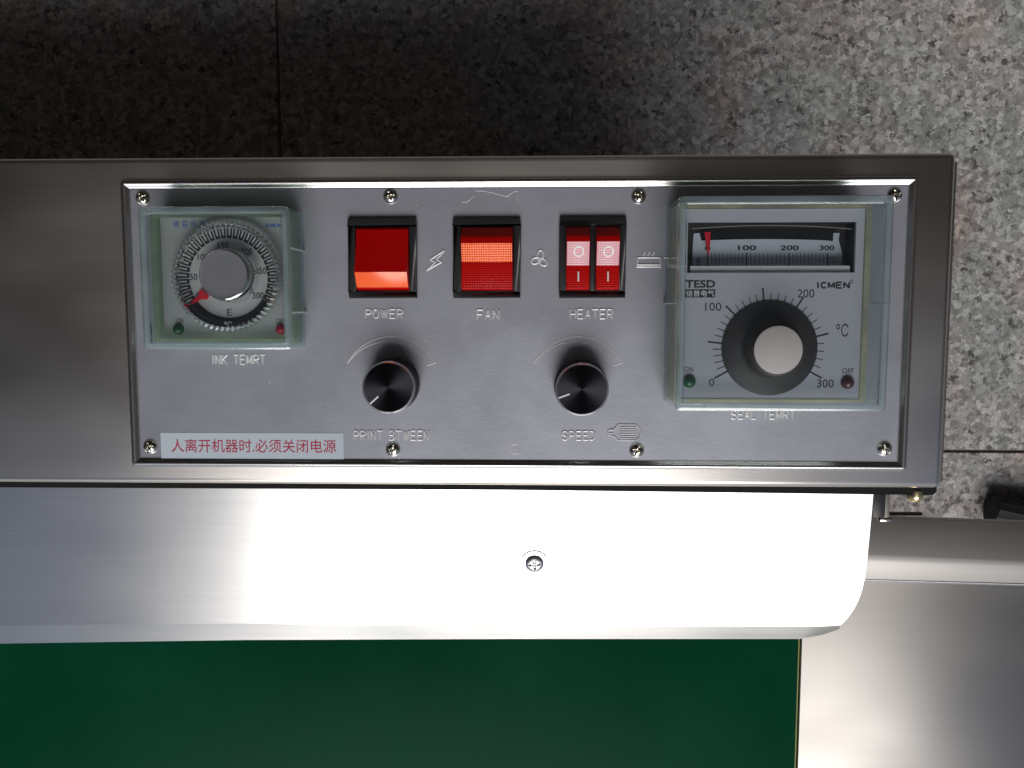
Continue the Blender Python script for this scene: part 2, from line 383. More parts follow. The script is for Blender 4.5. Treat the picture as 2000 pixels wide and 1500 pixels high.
# paving beyond the slabs, and an unseen roof and walls added to block sky and darken reflections
bm = bmesh.new()
X0, X1, Y0, Y1 = jx - T, jx + 2 * T, jy - T, jy + T
for x0, x1, y0, y1 in ((-9000, 9000, -14000, Y0), (-9000, 9000, Y1, 5000), (-9000, X0, Y0, Y1), (X1, 9000, Y0, Y1)): box(x0, x1, y0, y1, FZ - 20, FZ, bm)
tag(obj('pavement', bm, M['granite']), kind='structure')
M['plaster'] = plain('grey plaster', (0.25, 0.215, 0.19), 0.8)
M['plaster_dark'] = plain('dark unseen wall', (0.085, 0.072, 0.062), 0.8)  # added walls coloured dark to keep bounce light off the floor
tag(obj('unseen_roof', box(-3000, 3000, -800, 4000, 2400, 2500), M['plaster']), kind='structure')
tag(obj('unseen_wall', box(-3000, 3000, 1800, 1890, FZ, 2400), M['plaster_dark']), kind='structure')
tag(obj('unseen_wall', box(2600, 2690, -800, 1800, FZ, 2400), M['plaster']), kind='structure')
tag(obj('unseen_wall', box(-1490, -1400, -800, 1800, FZ, 2400), M['plaster_dark']), kind='structure')

# ------------------------------------------------------------------ the machine
MACH = bpy.data.objects.new('band_sealing_machine', None); COL.objects.link(MACH); MACH.location = (0, 0, 0)
tag(MACH, 'stainless steel band sealing machine with control panel, steel cover and green conveyor belt', 'sealing machine')

XL = -620.0
# housing top: rounded slab
tr = at(1868, 299); br = at(1843, 950)
yT = (at(900, 303).y); yB = (at(900, 949).y); xR = (tr.x + br.x) / 2
bm = box(XL, xR, yB, yT, -62, 0)
bevel(bm, 2.6, 4, lambda e: all(v.co.z > -1 for v in e.verts) or (abs(e.verts[0].co.z - e.verts[1].co.z) > 1 and all(v.co.x > 0 for v in e.verts)))
obj('housing', bm, M['steel'], MACH, smooth=40)
obj('seam_strip', bevel(box(xR + 0.05, xR + 1.5, yB + 2, yT - 3, -40, -3), 0.4, 2), M['body'], MACH, smooth=40)
# lower body under the head, down to the floor
obj('machine_body', bevel(box(XL, at(1560, 600, 0).x, yB + 4, yT - 4, FZ + 12, -62), 3, 2), M['steel'], MACH, smooth=40)

# dark bracket below the front edge
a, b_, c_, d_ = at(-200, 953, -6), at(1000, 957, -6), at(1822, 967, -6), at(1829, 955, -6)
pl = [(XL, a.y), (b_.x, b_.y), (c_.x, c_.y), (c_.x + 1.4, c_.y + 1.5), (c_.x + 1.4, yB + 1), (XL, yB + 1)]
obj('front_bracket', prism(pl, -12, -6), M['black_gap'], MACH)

# control panel with raised bead
W2, H2 = 155.5, 57.6
def rounded(x0, x1, y0, y1, r, n=4):
    out = []
    for cx, cy, a0 in ((x1 - r, y0 + r, -90), (x1 - r, y1 - r, 0), (x0 + r, y1 - r, 90), (x0 + r, y0 + r, 180)):
        out += [(cx + r * cos(R(a0 + 90 * i / n)), cy + r * sin(R(a0 + 90 * i / n))) for i in range(n + 1)]
    return out
def frame_sweep(x0, x1, y0, y1, prof, r=1.5, n=4):
    """sweep a (inset, z) profile round a rectangle: mitred, closed"""
    bm = bmesh.new(); loops = []
    for ins, z in prof:
        rr = max(0.05, r - ins)
        loops.append([bm.verts.new((x, y, z)) for x, y in rounded(x0 + ins, x1 - ins, y0 + ins, y1 - ins, rr, n)])
    for A, B in zip(loops, loops[1:]):
        for i in range(len(A)):
            j = (i + 1) % len(A); bm.faces.new((A[i], A[j], B[j], B[i]))
    bmesh.ops.recalc_face_normals(bm, faces=bm.faces); return bm
panel = obj('control_panel', prism(rounded(-W2 + 3.6, W2 - 3.6, -H2 + 3.6, H2 - 3.6, 1.0), -0.5, 0.25), M['panel'], MACH)
prof = [(0, 0.0), (0.35, 0.5), (0.8, 1.15), (1.3, 1.5), (1.75, 1.6), (2.3, 1.42), (2.9, 0.95), (3.5, 0.42), (3.9, 0.24), (4.2, 0.26)]
obj('raised_bead', frame_sweep(-W2, W2, -H2, H2, prof, 2.0), M['rim'], MACH, smooth=60)
PZ = 0.25

def emboss(name, paths_px, r=0.38, h=0.42, parent=None):
    return obj(name, tube(strokes_px(paths_px, PZ), r, h, PZ), M['panel_emb'], parent or MACH, smooth=50)
M['panel_emb'] = plain('embossed silver', (0.72, 0.72, 0.75), 0.3, 0.3)
for s, x0, x1, y0, y1 in (('POWER', 713, 789, 604, 621), ('FAN', 930, 977, 605, 623), ('HEATER', 1112, 1199, 604, 622),
                          ('INK TEMRT', 413, 520, 693, 711), ('PRINT BTWEEN', 690, 840, 841, 859), ('SPEED', 1097, 1164, 842, 859),
                          ('SEAL TEMRT', 1427, 1554, 801, 818)):
    o = emboss('embossed_lettering', engraved(s, x0, x1, y0, y1))
    o['label'] = 'embossed word ' + s
# icons
bolt = [(868, 489), (840, 507), (850, 512), (833, 528), (862, 512), (853, 506), (868, 489)]
emboss('embossed_lightning_icon', [bolt])
fan = []
for a in (80, 200, 320):
    c = (1054 + 9 * cos(R(a)), 506 - 9 * sin(R(a)))
    pts = [(c[0] + 8.5 * cos(R(t)) * cos(R(a)) - 6 * sin(R(t)) * sin(R(a)), c[1] - (8.5 * cos(R(t)) * sin(R(a)) + 6 * sin(R(t)) * cos(R(a)))) for t in range(-150, 151, 30)]
    fan.append(pts)
fan.append([(1054 + 3 * cos(R(t)), 506 + 3 * sin(R(t))) for t in range(0, 361, 45)])
emboss('embossed_fan_icon', fan)
heat = [[(1246, 503), (1289, 503), (1291, 517), (1244, 517), (1246, 503)], [(1243, 521), (1291, 521)],
        [(1306, 504), (1317, 504)], [(1305, 516), (1317, 516)], [(1304, 520), (1317, 520)], [(1297, 503), (1306, 503), (1304, 520)]]
for x in (1258, 1267, 1276): heat.append([(x, 500), (x - 2, 497), (x + 2, 494), (x, 491)])
emboss('embossed_heater_icon', heat)
mot = [[(1207, 829), (1240, 829), (1248, 834), (1252, 844), (1248, 855), (1240, 860), (1207, 860), (1200, 852), (1188, 849), (1188, 840), (1200, 837), (1207, 829)]]
for k in range(6): mot.append([(1211, 834 + k * 4.4), (1242, 834 + k * 4.4)])
mot += [[(1188, 840), (1198, 840)], [(1188, 846), (1198, 846)], [(1187, 843), (1187, 847)]]
emboss('embossed_motor_icon', mot, r=0.22)
for cx in (765, 1129):
    e0 = (cx - 87, 710); e1 = (cx + 87, 710)
    up = [(cx + 87 * sin(R(t)) / sin(R(58)) , 710 - 53 * (cos(R(t)) - cos(R(58))) / (1 - cos(R(58)))) for t in range(-58, 59, 4)]
    inn = [(cx - 6 + 80 * sin(R(t)) / sin(R(58)), 710 - 43 * (cos(R(t)) - cos(R(58))) / (1 - cos(R(58)))) for t in range(-58, 59, 4)]
    emboss('embossed_dial_arc', [up, inn[:-2], [(cx + 87, 708), (cx + 70, 714)]], r=0.16, h=0.22)
emboss('embossed_scribble', [[(902, 395), (912, 395), (926, 383)], [(928, 373), (942, 373), (960, 376), (978, 381), (990, 384), (1004, 374), (1012, 374)], [(1010, 386), (1014, 394)]], r=0.10, h=0.10)
emboss('embossed_ring', [[(1006 + 9 * cos(R(t)), 877 + 10 * sin(R(t))) for t in range(0, 361, 30)]], r=0.12, h=0.10)

# screws ---------------------------------------------------------------
def screw_bm(r=3.0, h=1.7, depth=1.1, arm=0.42, reach=0.62, pw=(2.4, 0.75)):
    bm = bmesh.new(); n, rings = 64, 16; L0 = []
    for k in range(rings + 1):
        q = k / rings; rr = r * q; row = []
        for i in range(n if k else 1):
            a = 2 * pi * i / n; x, y = rr * cos(a), rr * sin(a)
            z = h * (1 - q ** pw[0]) ** pw[1]
            d1 = max(0, min(1, (arm - min(abs(x), abs(y))) / (arm * 0.8))); d2 = max(0, min(1, (r * reach - rr) / 0.3))
            z -= depth * d1 * d2 * (1 - 0.5 * rr / (r * reach) if rr < r * reach else 1)
            row.append(bm.verts.new((x, y, max(z, 0))))
        L0.append(row)
    L0.append([bm.verts.new((r * cos(2 * pi * i / n), r * sin(2 * pi * i / n), -1)) for i in range(n)])
    for A, B in zip(L0, L0[1:]):
        for i in range(n):
            j = (i + 1) % n
            if len(A) == 1: bm.faces.new((A[0], B[i], B[j]))
            else: bm.faces.new((A[i], B[i], B[j], A[j]))
    return bm
s0 = None
for px, py, a in ((277, 386, 35), (762, 383, 20), (1248, 383, 60), (1749, 381, 10), (292, 873, 25), (767, 878, 80), (1244, 880, 65), (1729, 877, 15)):
    p = at(px, py, 1.0); loc = (p.x, p.y, PZ)
    if s0 is None: s0 = obj('screw', screw_bm(), M['chrome'], MACH, loc, smooth=35, rotz=R(a))
    else:
        s = s0.copy(); COL.objects.link(s); place(s, loc, MACH, R(a))

# rocker switches --------------------------------------------------------
def profile_block(x0, x1, yz, zb, mats):
    """extrude a top profile [(y,z)...] (descending y) between x0 and x1; mats[i] for each facet"""
    bm = bmesh.new()
    A = [bm.verts.new((x0, y, z)) for y, z in yz]; B = [bm.verts.new((x1, y, z)) for y, z in yz]
    for i in range(len(yz) - 1):
        f = bm.faces.new((A[i], A[i + 1], B[i + 1], B[i])); f.material_index = mats[i]
    a0, a1 = bm.verts.new((x0, yz[0][0], zb)), bm.verts.new((x0, yz[-1][0], zb)); b0, b1 = bm.verts.new((x1, yz[0][0], zb)), bm.verts.new((x1, yz[-1][0], zb))
    for f in ([a0, a1] + A[::-1], [b1, b0] + B, [a0, b0, B[0], A[0]][::-1], [a1, b1, B[-1], A[-1]]):
        bm.faces.new(f)
    bmesh.ops.recalc_face_normals(bm, faces=bm.faces); return bm
def switch(name, px0, px1, py0, py1, openings, label):
    zf = 2.2
    A, B = at(px0, py1, zf), at(px1, py0, zf)
    root = empty(name, ((A.x + B.x) / 2, (A.y + B.y) / 2, PZ), MACH); root['label'] = label
    # frame: outer plate with openings cut (built from strips)
    xs = [A.x]; 
    for o in openings: xs += [at(o[0], 500, zf).x, at(o[1], 500, zf).x]
    xs.append(B.x); oy0, oy1 = at(750, openings[0][3], zf).y, at(750, openings[0][2], zf).y
    bm = bmesh.new()
    box(A.x, B.x, A.y, oy0, PZ, zf, bm); box(A.x, B.x, oy1, B.y, PZ, zf, bm)
    for i in range(0, len(xs), 2): box(xs[i], xs[i + 1], oy0, oy1, PZ, zf, bm)
    bmesh.ops.remove_doubles(bm, verts=bm.verts, dist=0.001)
    fs = {}
    for f in bm.faces: fs.setdefault(tuple(sorted(v.index for v in f.verts)), []).append(f)
    bm.verts.index_update(); fs = {}
    for f in bm.faces: fs.setdefault(tuple(sorted(v.index for v in f.verts)), []).append(f)
    dead = [f for l in fs.values() if len(l) > 1 for f in l]
    bmesh.ops.delete(bm, geom=dead, context='FACES')
    r0 = POS[root.name]
    for v in bm.verts: v.co -= r0
    bevel(bm, 0.35, 2, lambda e: e.calc_face_angle(0) > 0.5 and all(v.co.z > zf - PZ - 0.01 for v in e.verts))
    obj('bezel', bm, M['black'], root, r0, smooth=30)
    return root, r0
def rocker(root, r0, px0, px1, prof_px, mats, label=None, inset=0.2):
    z0 = 3.0
    x0, x1 = at(px0, 500, z0).x + inset, at(px1, 500, z0).x - inset
    yz = [(at(750, py, z).y - r0.y, z - r0.z) for py, z in prof_px]
    bm = profile_block(x0 - r0.x, x1 - r0.x, yz, -0.2, mats)
    bevel(bm, 0.18, 2, lambda e: e.calc_face_angle(0) > 0.25)
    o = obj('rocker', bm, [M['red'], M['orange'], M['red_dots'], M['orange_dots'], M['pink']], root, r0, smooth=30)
    if label: o['label'] = label
    return o
def inner_well(root, r0, px0, px1, py0, py1):
    A, B = at(px0, py1, 1.0), at(px1, py0, 1.0)
    obj('switch_well', box(A.x - r0.x, B.x - r0.x, A.y - r0.y, B.y - r0.y, -0.1, 0.35), M['black_gap'], root, r0)
OP = (694, 799, 441, 569)
root, r0 = switch('rocker_switch', 682, 812, 425, 583, [OP], 'red rocker switch pressed at the top, above the word POWER')
inner_well(root, r0, *OP)
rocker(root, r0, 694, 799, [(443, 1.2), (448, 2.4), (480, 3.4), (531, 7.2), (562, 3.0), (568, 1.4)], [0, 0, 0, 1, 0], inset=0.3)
OP = (900, 1003, 440, 569)
root, r0 = switch('rocker_switch', 886, 1016, 425, 583, [OP], 'red rocker switch with orange reflection painted on its middle band, above the word FAN')
inner_well(root, r0, *OP)
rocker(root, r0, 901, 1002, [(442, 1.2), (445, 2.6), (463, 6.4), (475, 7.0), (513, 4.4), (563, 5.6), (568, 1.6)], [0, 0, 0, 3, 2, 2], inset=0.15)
OPS = [(1105, 1152, 440, 568), (1163, 1210, 440, 568)]
root, r0 = switch('rocker_switch', 1093, 1223, 423, 583, OPS, 'twin narrow red rocker switch above the word HEATER')
for o in OPS:
    inner_well(root, r0, *o)
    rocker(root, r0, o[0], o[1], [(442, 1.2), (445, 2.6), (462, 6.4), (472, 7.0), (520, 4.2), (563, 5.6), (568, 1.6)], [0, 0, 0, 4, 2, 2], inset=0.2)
    cx = (o[0] + o[1]) / 2 + 2
    zo = 5.9
    c = at(cx, 491, zo); tilt = math.atan2(2.8, 9.6)
    bm = bmesh.new(); n = 28
    R1, R2 = [], []
    for i in range(n):
        a = 2 * pi * i / n
        for rr, Lst in ((1.5, R1), (2.05, R2)):
            x, y = rr * cos(a), rr * sin(a); Lst.append(bm.verts.new((x, y, 0.09 + y * math.tan(tilt) )))
    for i in range(n): bm.faces.new((R1[i], R2[i], R2[(i + 1) % n], R1[(i + 1) % n]))
    ob = obj('off_mark', bm, M['white_ink'], root, (c.x, c.y, zo))
    ci = at(cx - 1, 540, 5.0); bm = box(-0.28, 0.28, -1.9, 1.9, -0.05, 0.12)
    for v in bm.verts: v.co.z -= v.co.y * 0.12
    obj('on_mark', bm, M['line_white'], root, (ci.x, ci.y, 5.1))

# turned black knobs ------------------------------------------------------
def knob(px, py, ang, label):
    zt = 13.0; c = at(px, py, zt); r = 52.5 / ppm(zt)
    root = empty('rotary_knob', (c.x, c.y, PZ), MACH); root['label'] = label
    k = 72; kn = lambda i, rr: 1 - 0.035 * (i % 2)
    pr = [(r * 1.0, 0), (r * 1.03, 0.4), (r * 1.03, 4), (r * 1.0, 4.4), (r * 1.0, 11.1)]
    obj('knurled_grip', lathe([(r * 0.9, 0)] + pr + [(r * 0.93, 11.1)], 2 * k, rfun=kn), M['black'], root, (c.x, c.y, PZ), smooth=20)
    zc = zt - PZ
    obj('chrome_chamfer', lathe([(r * 0.97, 10.9), (r * 1.0, 11.2), (r * 1.0, 11.9), (r * 0.925, zc)], 96), M['rim'], root, (c.x, c.y, PZ), smooth=50)
    obj('top_disc', lathe([(r * 0.925, zc), (r * 0.5, zc + 0.01), (0, zc + 0.02)], 96), M['knob_top'], root, (c.x, c.y, PZ), smooth=60)
    bm = box(r * 0.5, r * 0.93, -0.3, 0.3, 0, 0.1); bmesh.ops.rotate(bm, verts=bm.verts, matrix=Matrix.Rotation(R(ang), 3, 'Z'))
    obj('pointer_line', bm, M['line_white'], root, (c.x, c.y, zt + 0.02))
knob(758, 757, 222, 'black turned knob with chrome edge above the words PRINT BTWEEN')
knob(1137, 761, 200, 'black turned knob with chrome edge above the word SPEED')

# warning sticker ---------------------------------------------------------
A = [at(316, 897), at(672, 898), at(671, 846), at(314, 845)]
st = obj('warning_sticker', prism([(p.x - A[0].x, p.y - A[0].y) for p in A], 0.02, 0.1), M['sticker'], MACH, (A[0].x, A[0].y, PZ))
text('sticker_lettering', '人离开机器时.必须关闭电源', 495, 871, PZ + 0.1, 27, M['red_ink'], st, wpx=332, bold=0.004)

# ------------------------------------------------------------------ right controller (SEAL TEMRT)
def frame_box(x0, x1, y0, y1, z0, z1, t, bm=None):
    """open tube of rectangular section with wall t"""
    bm = bm or bmesh.new()
    o = rounded(x0, x1, y0, y1, 1.2, 3); i_ = rounded(x0 + t, x1 - t, y0 + t, y1 - t, 0.6, 3)
    def ring(P, z): return [bm.verts.new((p[0], p[1], z)) for p in P]
    a, b, c, d = ring(o, z0), ring(o, z1), ring(i_, z1), ring(i_, z0); n = len(a)
    for P, Q in ((a, b), (b, c), (c, d), (d, a)):
        for k in range(n):
            j = (k + 1) % n; bm.faces.new((P[k], P[j], Q[j], Q[k]))
    bmesh.ops.recalc_face_normals(bm, faces=bm.faces); return bm
def tick(bm, c, a, r0, r1, wd, z=0.0):
    d = Vector((cos(R(a)), sin(R(a)))); n = Vector((-d.y, d.x)) * wd / 2
    vs_ = [bm.verts.new((*(c + d * r + n * s), z)) for r, s in ((r0, -1), (r1, -1), (r1, 1), (r0, 1))]
    bm.faces.new(vs_)
zf = 19.0
fA, fB = at(1327, 779, zf), at(1690, 407, zf)
ctl = empty('temperature_controller', ((fA.x + fB.x) / 2, (fA.y + fB.y) / 2, PZ), MACH)
ctl['label'] = 'large temperature controller with meter window and black knob under a clear cover'
# case (cream frame) around the face
obj('case', frame_box(fA.x - 2.2, fB.x + 2.4, fA.y - 2.2, fB.y + 2.2, PZ, zf + 0.6, 2.0), M['cream_case'], ctl)
# face with a window hole
wA, wB = at(1342, 533, zf), at(1673, 433, zf)
bm = bmesh.new()
box(fA.x, fB.x, fA.y, wA.y, zf - 1.5, zf, bm); box(fA.x, fB.x, wB.y, fB.y, zf - 1.5, zf, bm)
box(fA.x, wA.x, wA.y, wB.y, zf - 1.5, zf, bm); box(wB.x, fB.x, wA.y, wB.y, zf - 1.5, zf, bm)
obj('face_plate', bm, M['face'], ctl)
# meter well
zm = zf - 9.5
bm = bmesh.new(); t = 0.4
box(wA.x - t, wA.x, wA.y, wB.y, zm - 1, zf - 1.5, bm); box(wB.x, wB.x + t, wA.y, wB.y, zm - 1, zf - 1.5, bm)
box(wA.x - t, wB.x + t, wB.y, wB.y + t, zm - 1, zf - 1.5, bm); box(wA.x - t, wB.x + t, wA.y - t, wA.y, zm - 1, zf - 1.5, bm)
box(wA.x - t, wB.x + t, wA.y - t, wB.y + t, zm - 2, zm - 1, bm)
obj('meter_well', bm, M['recess'], ctl)
lA, lB = at(1350, 533, zf), at(1664, 521, zf)
bm = box(lA.x, lB.x, wA.y + 0.05, wA.y + 2.6, zm, zf - 1.6)
for v in bm.verts:
    if v.co.y > wA.y + 2 and v.co.z > zf - 3: v.co.z -= 0.6
obj('meter_ledge', bm, M['ledge'], ctl)
# scale plate: light plate with dark arc above
p = lambda x, y, z=zm: at(x, y, z).xy
plate = [p(1352, 524), p(1645, 524), p(1645, 496)] + [p(x, 477 + 4 * ((x - 1500) / 150) ** 2 - 12) for x in (1638,)] + [p(1640, 455), p(1628, 455), p(1627, 471)]
plate += [p(x, 467 + 3.0 * ((x - 1495) / 130) ** 2) for x in range(1610, 1364, -24)]
plate += [p(1366, 455), p(1355, 456), p(1353, 480)]
obj('meter_scale', prism([(q.x, q.y) for q in plate], zm - 0.9, zm), M['meter_plate'], ctl)
obj('meter_slot', box(p(1364, 500).x, p(1628, 500).x, p(1500, 474).y, p(1500, 447).y, zm - 0.95, zm - 0.6), M['black_gap'], ctl)
xs0 = [1382, 1458, 1541, 1616]; bm = bmesh.new()
for s in range(3):
    for k in range(10 if s < 2 else 11):
        x = xs0[s] + (xs0[s + 1] - xs0[s]) * k / 10
        maj = k in (0, 10); mid = k == 5
        y0 = 494 if maj else 495; y1 = 521 if maj or mid else 514
        a_ = p(x, y1); b2 = p(x, y0); wd = 0.42 if maj else 0.2
        vv = [bm.verts.new((q[0], q[1], zm + 0.05)) for q in ((a_.x - wd / 2, a_.y), (a_.x + wd / 2, a_.y), (b2.x + wd / 2, b2.y), (b2.x - wd / 2, b2.y))]
        bm.faces.new(vv)
obj('scale_ticks', bm, M['ink'], ctl)
for s, x in (('100', 1459), ('200', 1542), ('300', 1615)): text('scale_number', s, x, 484, zm, 9.5, M['ink'], ctl, bold=0.03, wpx=35 if x < 1600 else 28)
text('scale_number', '0', 1382, 485, zm, 9.5, M['ink'], ctl, bold=0.03, wpx=11)
text('scale_letter', 'E', 1365, 511, zm, 14, M['ink'], ctl, bold=0.0, wpx=8)
text('scale_letter', '℃', 1626, 507, zm, 11, M['ink'], ctl, bold=0.0, wpx=12)
arcp = [at(x, 440 + 6.5 * ((x - 1505) / 150) ** 2, zf - 3).xy for x in range(1352, 1666, 12)]
obj('window_arc', tube([arcp], 0.22, 0.25, zf - 3), M['dull'], ctl, smooth=50)
nd = [at(1376, 453, zm + 3), at(1388, 453, zm + 3), at(1387, 475, zm + 3), at(1384, 503, zm + 3), at(1379, 475, zm + 3)]
obj('meter_needle', prism([(q.x, q.y) for q in nd][::-1], zm + 2.6, zm + 3.0), M['red_paint'], ctl)
# printed knob scale
kc = at(1501, 681, zf).xy; pm = ppm(zf)
angs = [209.4, 173.5, 135.5, 97.0, 57.2, 14.5, -28.8]; bm = bmesh.new()
for s in range(6):
    for k in range(6 if s == 5 else 5):
        a = angs[s] + (angs[s + 1] - angs[s]) * k / 5; maj = (k % 5 == 0)
        tick(bm, kc, a, 89 / pm, (118 if maj else 107) / pm, 0.62 if maj else 0.32, zf + 0.05)
obj('dial_ticks', bm, M['ink'], ctl)
for s, x, y, h, wp in (('100', 1393, 599, 16, 31), ('200', 1574, 573, 16, 32), ('300', 1612, 749, 16, 32), ('0', 1390, 747, 15, 10)):
    text('dial_number', s, x, y, zf, h, M['ink'], ctl, wpx=wp)
text('unit_mark', '℃', 1645, 645, zf, 25, M['ink'], ctl, wpx=23)
text('lamp_lettering', 'ON', 1345, 721, zf, 10, M['ink'], ctl, wpx=17)
text('lamp_lettering', 'OFF', 1656, 724, zf, 9.5, M['ink'], ctl, wpx=23)
text('brand_lettering', 'TESD', 1368, 554.5, zf, 15, M['ink'], ctl, bold=0.03, wpx=57)
obj('brand_lettering', tube(strokes_px(engraved('ICMEN', 1594, 1661, 551.5, 562.5), zf), 0.33, 0.06, zf + 0.03, seg=2), M['ink'], ctl)
text('brand_lettering', '®', 1663, 550, zf, 8, M['ink'], ctl, wpx=8)
q0, q1 = at(1338, 581, zf), at(1397, 565, zf)
obj('brand_patch', box(q0.x, q1.x, q0.y, q1.y, zf, zf + 0.05), M['ink'], ctl)
text('brand_lettering', '信普电气', 1367.5, 573, zf, 12, M['white_ink'], ctl, wpx=54, off=0.08)
# black knob with silver cap
kb = at(1502, 680, zf); rb = 91.5 / ppm(zf); zt = zf + 12.5
zoff = zf
pr = [(rb, 0), (rb, 0.9), (rb * 0.97, 1.3), (rb * 0.62, 2.3), (rb * 0.575, 3.2), (rb * 0.545, 11.2), (rb * 0.52, 12.0), (rb * 0.49, 12.3)]
obj('dial_knob', lathe(pr, 96), M['knob_black'], ctl, (kb.x, kb.y, zf), smooth=35)
obj('knob_cap', lathe([(rb * 0.49, 12.3), (rb * 0.47, 12.5), (0, 12.5)], 64), M['silver_cap'], ctl, (kb.x, kb.y, zf), smooth=35)
bm = bmesh.new(); tick(bm, Vector((0, 0)), 45, rb * 0.68, rb * 0.96, 0.42, 0)
for v in bm.verts: v.co.z = 2.2 - (v.co.xy.length / rb - 0.62) / 0.35 * 1.0 + 0.09
obj('pointer_line', bm, M['line_dull'], ctl, (kb.x, kb.y, zf))
def lamp(px, py, z, rpx, m, parent, ry=None):
    c = at(px, py, z); r = rpx / ppm(z)
    return obj('indicator_lamp', lathe([(r, 0), (r * 0.96, r * 0.3), (r * 0.8, r * 0.6), (r * 0.5, r * 0.85), (r * 0.2, r * 0.97), (0, r)], 32), m, parent, (c.x, c.y, z), smooth=60)
lamp(1346, 745, zf, 13, M['led_green'], ctl)['label'] = 'green lamp under ON'
lamp(1655, 747, zf, 13, M['led_dark'], ctl)['label'] = 'dull red lamp under OFF'

# ------------------------------------------------------------------ left controller (INK TEMRT)
z2 = 9.0
fA, fB = at(322, 664, z2), at(560, 424, z2)
ctl = empty('temperature_dial', ((fA.x + fB.x) / 2, (fA.y + fB.y) / 2, PZ), MACH)
ctl['label'] = 'small temperature dial with clear knurled knob and red pointer under a clear cover'
obj('face_plate', box(fA.x, fB.x, fA.y, fB.y, PZ, z2), M['face_small'], ctl)
obj('case', frame_box(fA.x - 2.6, fB.x + 2.6, fA.y - 1.8, fB.y + 2.2, PZ, z2 + 3.4, 2.2), M['green_case'], ctl)
zd = z2 + 1.4
dc = at(446, 543, zd).xy; pd = ppm(zd)
obj('dial_disc', lathe([(99 / pd, 0), (99 / pd, 1.0), (98 / pd, 1.2), (0, 1.2)], 96), M['face_ring'], ctl, (dc.x, dc.y, z2 + 0.1), smooth=40)
zd = z2 + 1.35
def sector(bm, a0, a1, r0, r1, z, n=2):
    A = [bm.verts.new((r0 * cos(R(a0 + (a1 - a0) * i / n)), r0 * sin(R(a0 + (a1 - a0) * i / n)), z)) for i in range(n + 1)]
    B = [bm.verts.new((r1 * cos(R(a0 + (a1 - a0) * i / n)), r1 * sin(R(a0 + (a1 - a0) * i / n)), z)) for i in range(n + 1)]
    for i in range(n): bm.faces.new((A[i], B[i], B[i + 1], A[i + 1]))
bm = bmesh.new(); A0, A1, NS = 213.0, -31.0, 30
ri, ro, rm = 77.5 / pd, 97 / pd, 83 / pd
for i in range(NS):
    a, b = A0 + (A1 - A0) * i / NS, A0 + (A1 - A0) * (i + 1) / NS; g = 0.7; mid = (a + b) / 2; hg = 1.15
    sector(bm, a - g, mid + hg, rm, ro, 0); sector(bm, mid - hg, b + g, rm, ro, 0); sector(bm, a - g, b + g, ri, rm, 0)
sector(bm, 213.0, 329.0, ri, ro, 0, 40)
obj('dial_ring', bm, M['ink'], ctl, (dc.x, dc.y, zd))
for s, x, y, wp in (('150', 436, 479, 22), ('200', 482, 491, 22), ('250', 509, 529, 22), ('300', 504, 577, 22), ('100', 397, 502, 22), ('50', 378, 541, 15), ('0', 387, 577, 8)):
    text('dial_number', s, x, y, zd, 12.5, M['ink'], ctl, wpx=wp, bold=0.008)
text('dial_letter', 'E', 448, 610, zd, 13, M['ink'], ctl, wpx=9)
text('unit_mark', '℃', 446, 634, zd, 12, M['white_ink'], ctl, wpx=15, off=0.1)
text('lamp_lettering', 'ON', 352, 626, z2, 9.5, M['ink'], ctl, wpx=13)
text('lamp_lettering', 'OFF', 549, 627, z2, 9.5, M['ink'], ctl, wpx=21)
for s, x in (('信', 344), ('普', 361), ('电', 378), ('气', 395)):
    text('brand_lettering', s, x, 437, z2, 12, M['blue_ink'], ctl, wpx=12, bold=0.015 if x < 370 else 0)
obj('brand_lettering', tube(strokes_px(engraved('ICMEN', 518, 548, 437, 443.5), z2), 0.2, 0.05, z2 + 0.03, seg=2), M['blue_ink'], ctl)
lamp(349, 643, z2, 11, M['led_green'], ctl)['label'] = 'green lamp under ON'
lamp(549, 643, z2, 10.5, M['led_red'], ctl)['label'] = 'red lamp under OFF'
# clear knurled dial and its grip
zk = zd + 0.5; kc2 = at(441, 540, zk + 4); pk = ppm(zk + 4)
teeth = lambda i, rr: (1 - 0.018 * (1 - cos(2 * pi * i / 6))) if rr > 99 / pk else 1
obj('clear_dial', lathe([(100 / pk, 0), (107.5 / pk, 0.6), (108 / pk, 4.6), (105 / pk, 5.4), (101 / pk, 5.6), (98.5 / pk, 4.6), (98 / pk, 1.5)], 360, rfun=teeth), M['clear_dial'], ctl, (kc2.x, kc2.y, zk), smooth=25)
gc = at(437, 536, zk + 8.4); pg = ppm(zk + 8)
obj('clear_grip', lathe([(55 / pg, 0.3), (54 / pg, 5), (50 / pg, 8.2), (47.5 / pg, 9.2), (46.5 / pg, 8.6)], 64), M['clear_grip'], ctl, (gc.x, gc.y, zk), smooth=30)
obj('grip_cap', lathe([(46 / pg, 7.8), (45.5 / pg, 8.4), (0, 8.45)], 64), M['grey_cap'], ctl, (gc.x, gc.y, zk), smooth=35)
rp = [at(x, y, zk + 1) for x, y in ((371, 591), (374, 596), (392, 585), (404, 585), (408, 578), (399, 572), (394, 566), (388, 568), (389, 576))]
obj('red_pointer', prism([(q.x, q.y) for q in rp], zk + 0.6, zk + 1.1), M['red_paint'], ctl)

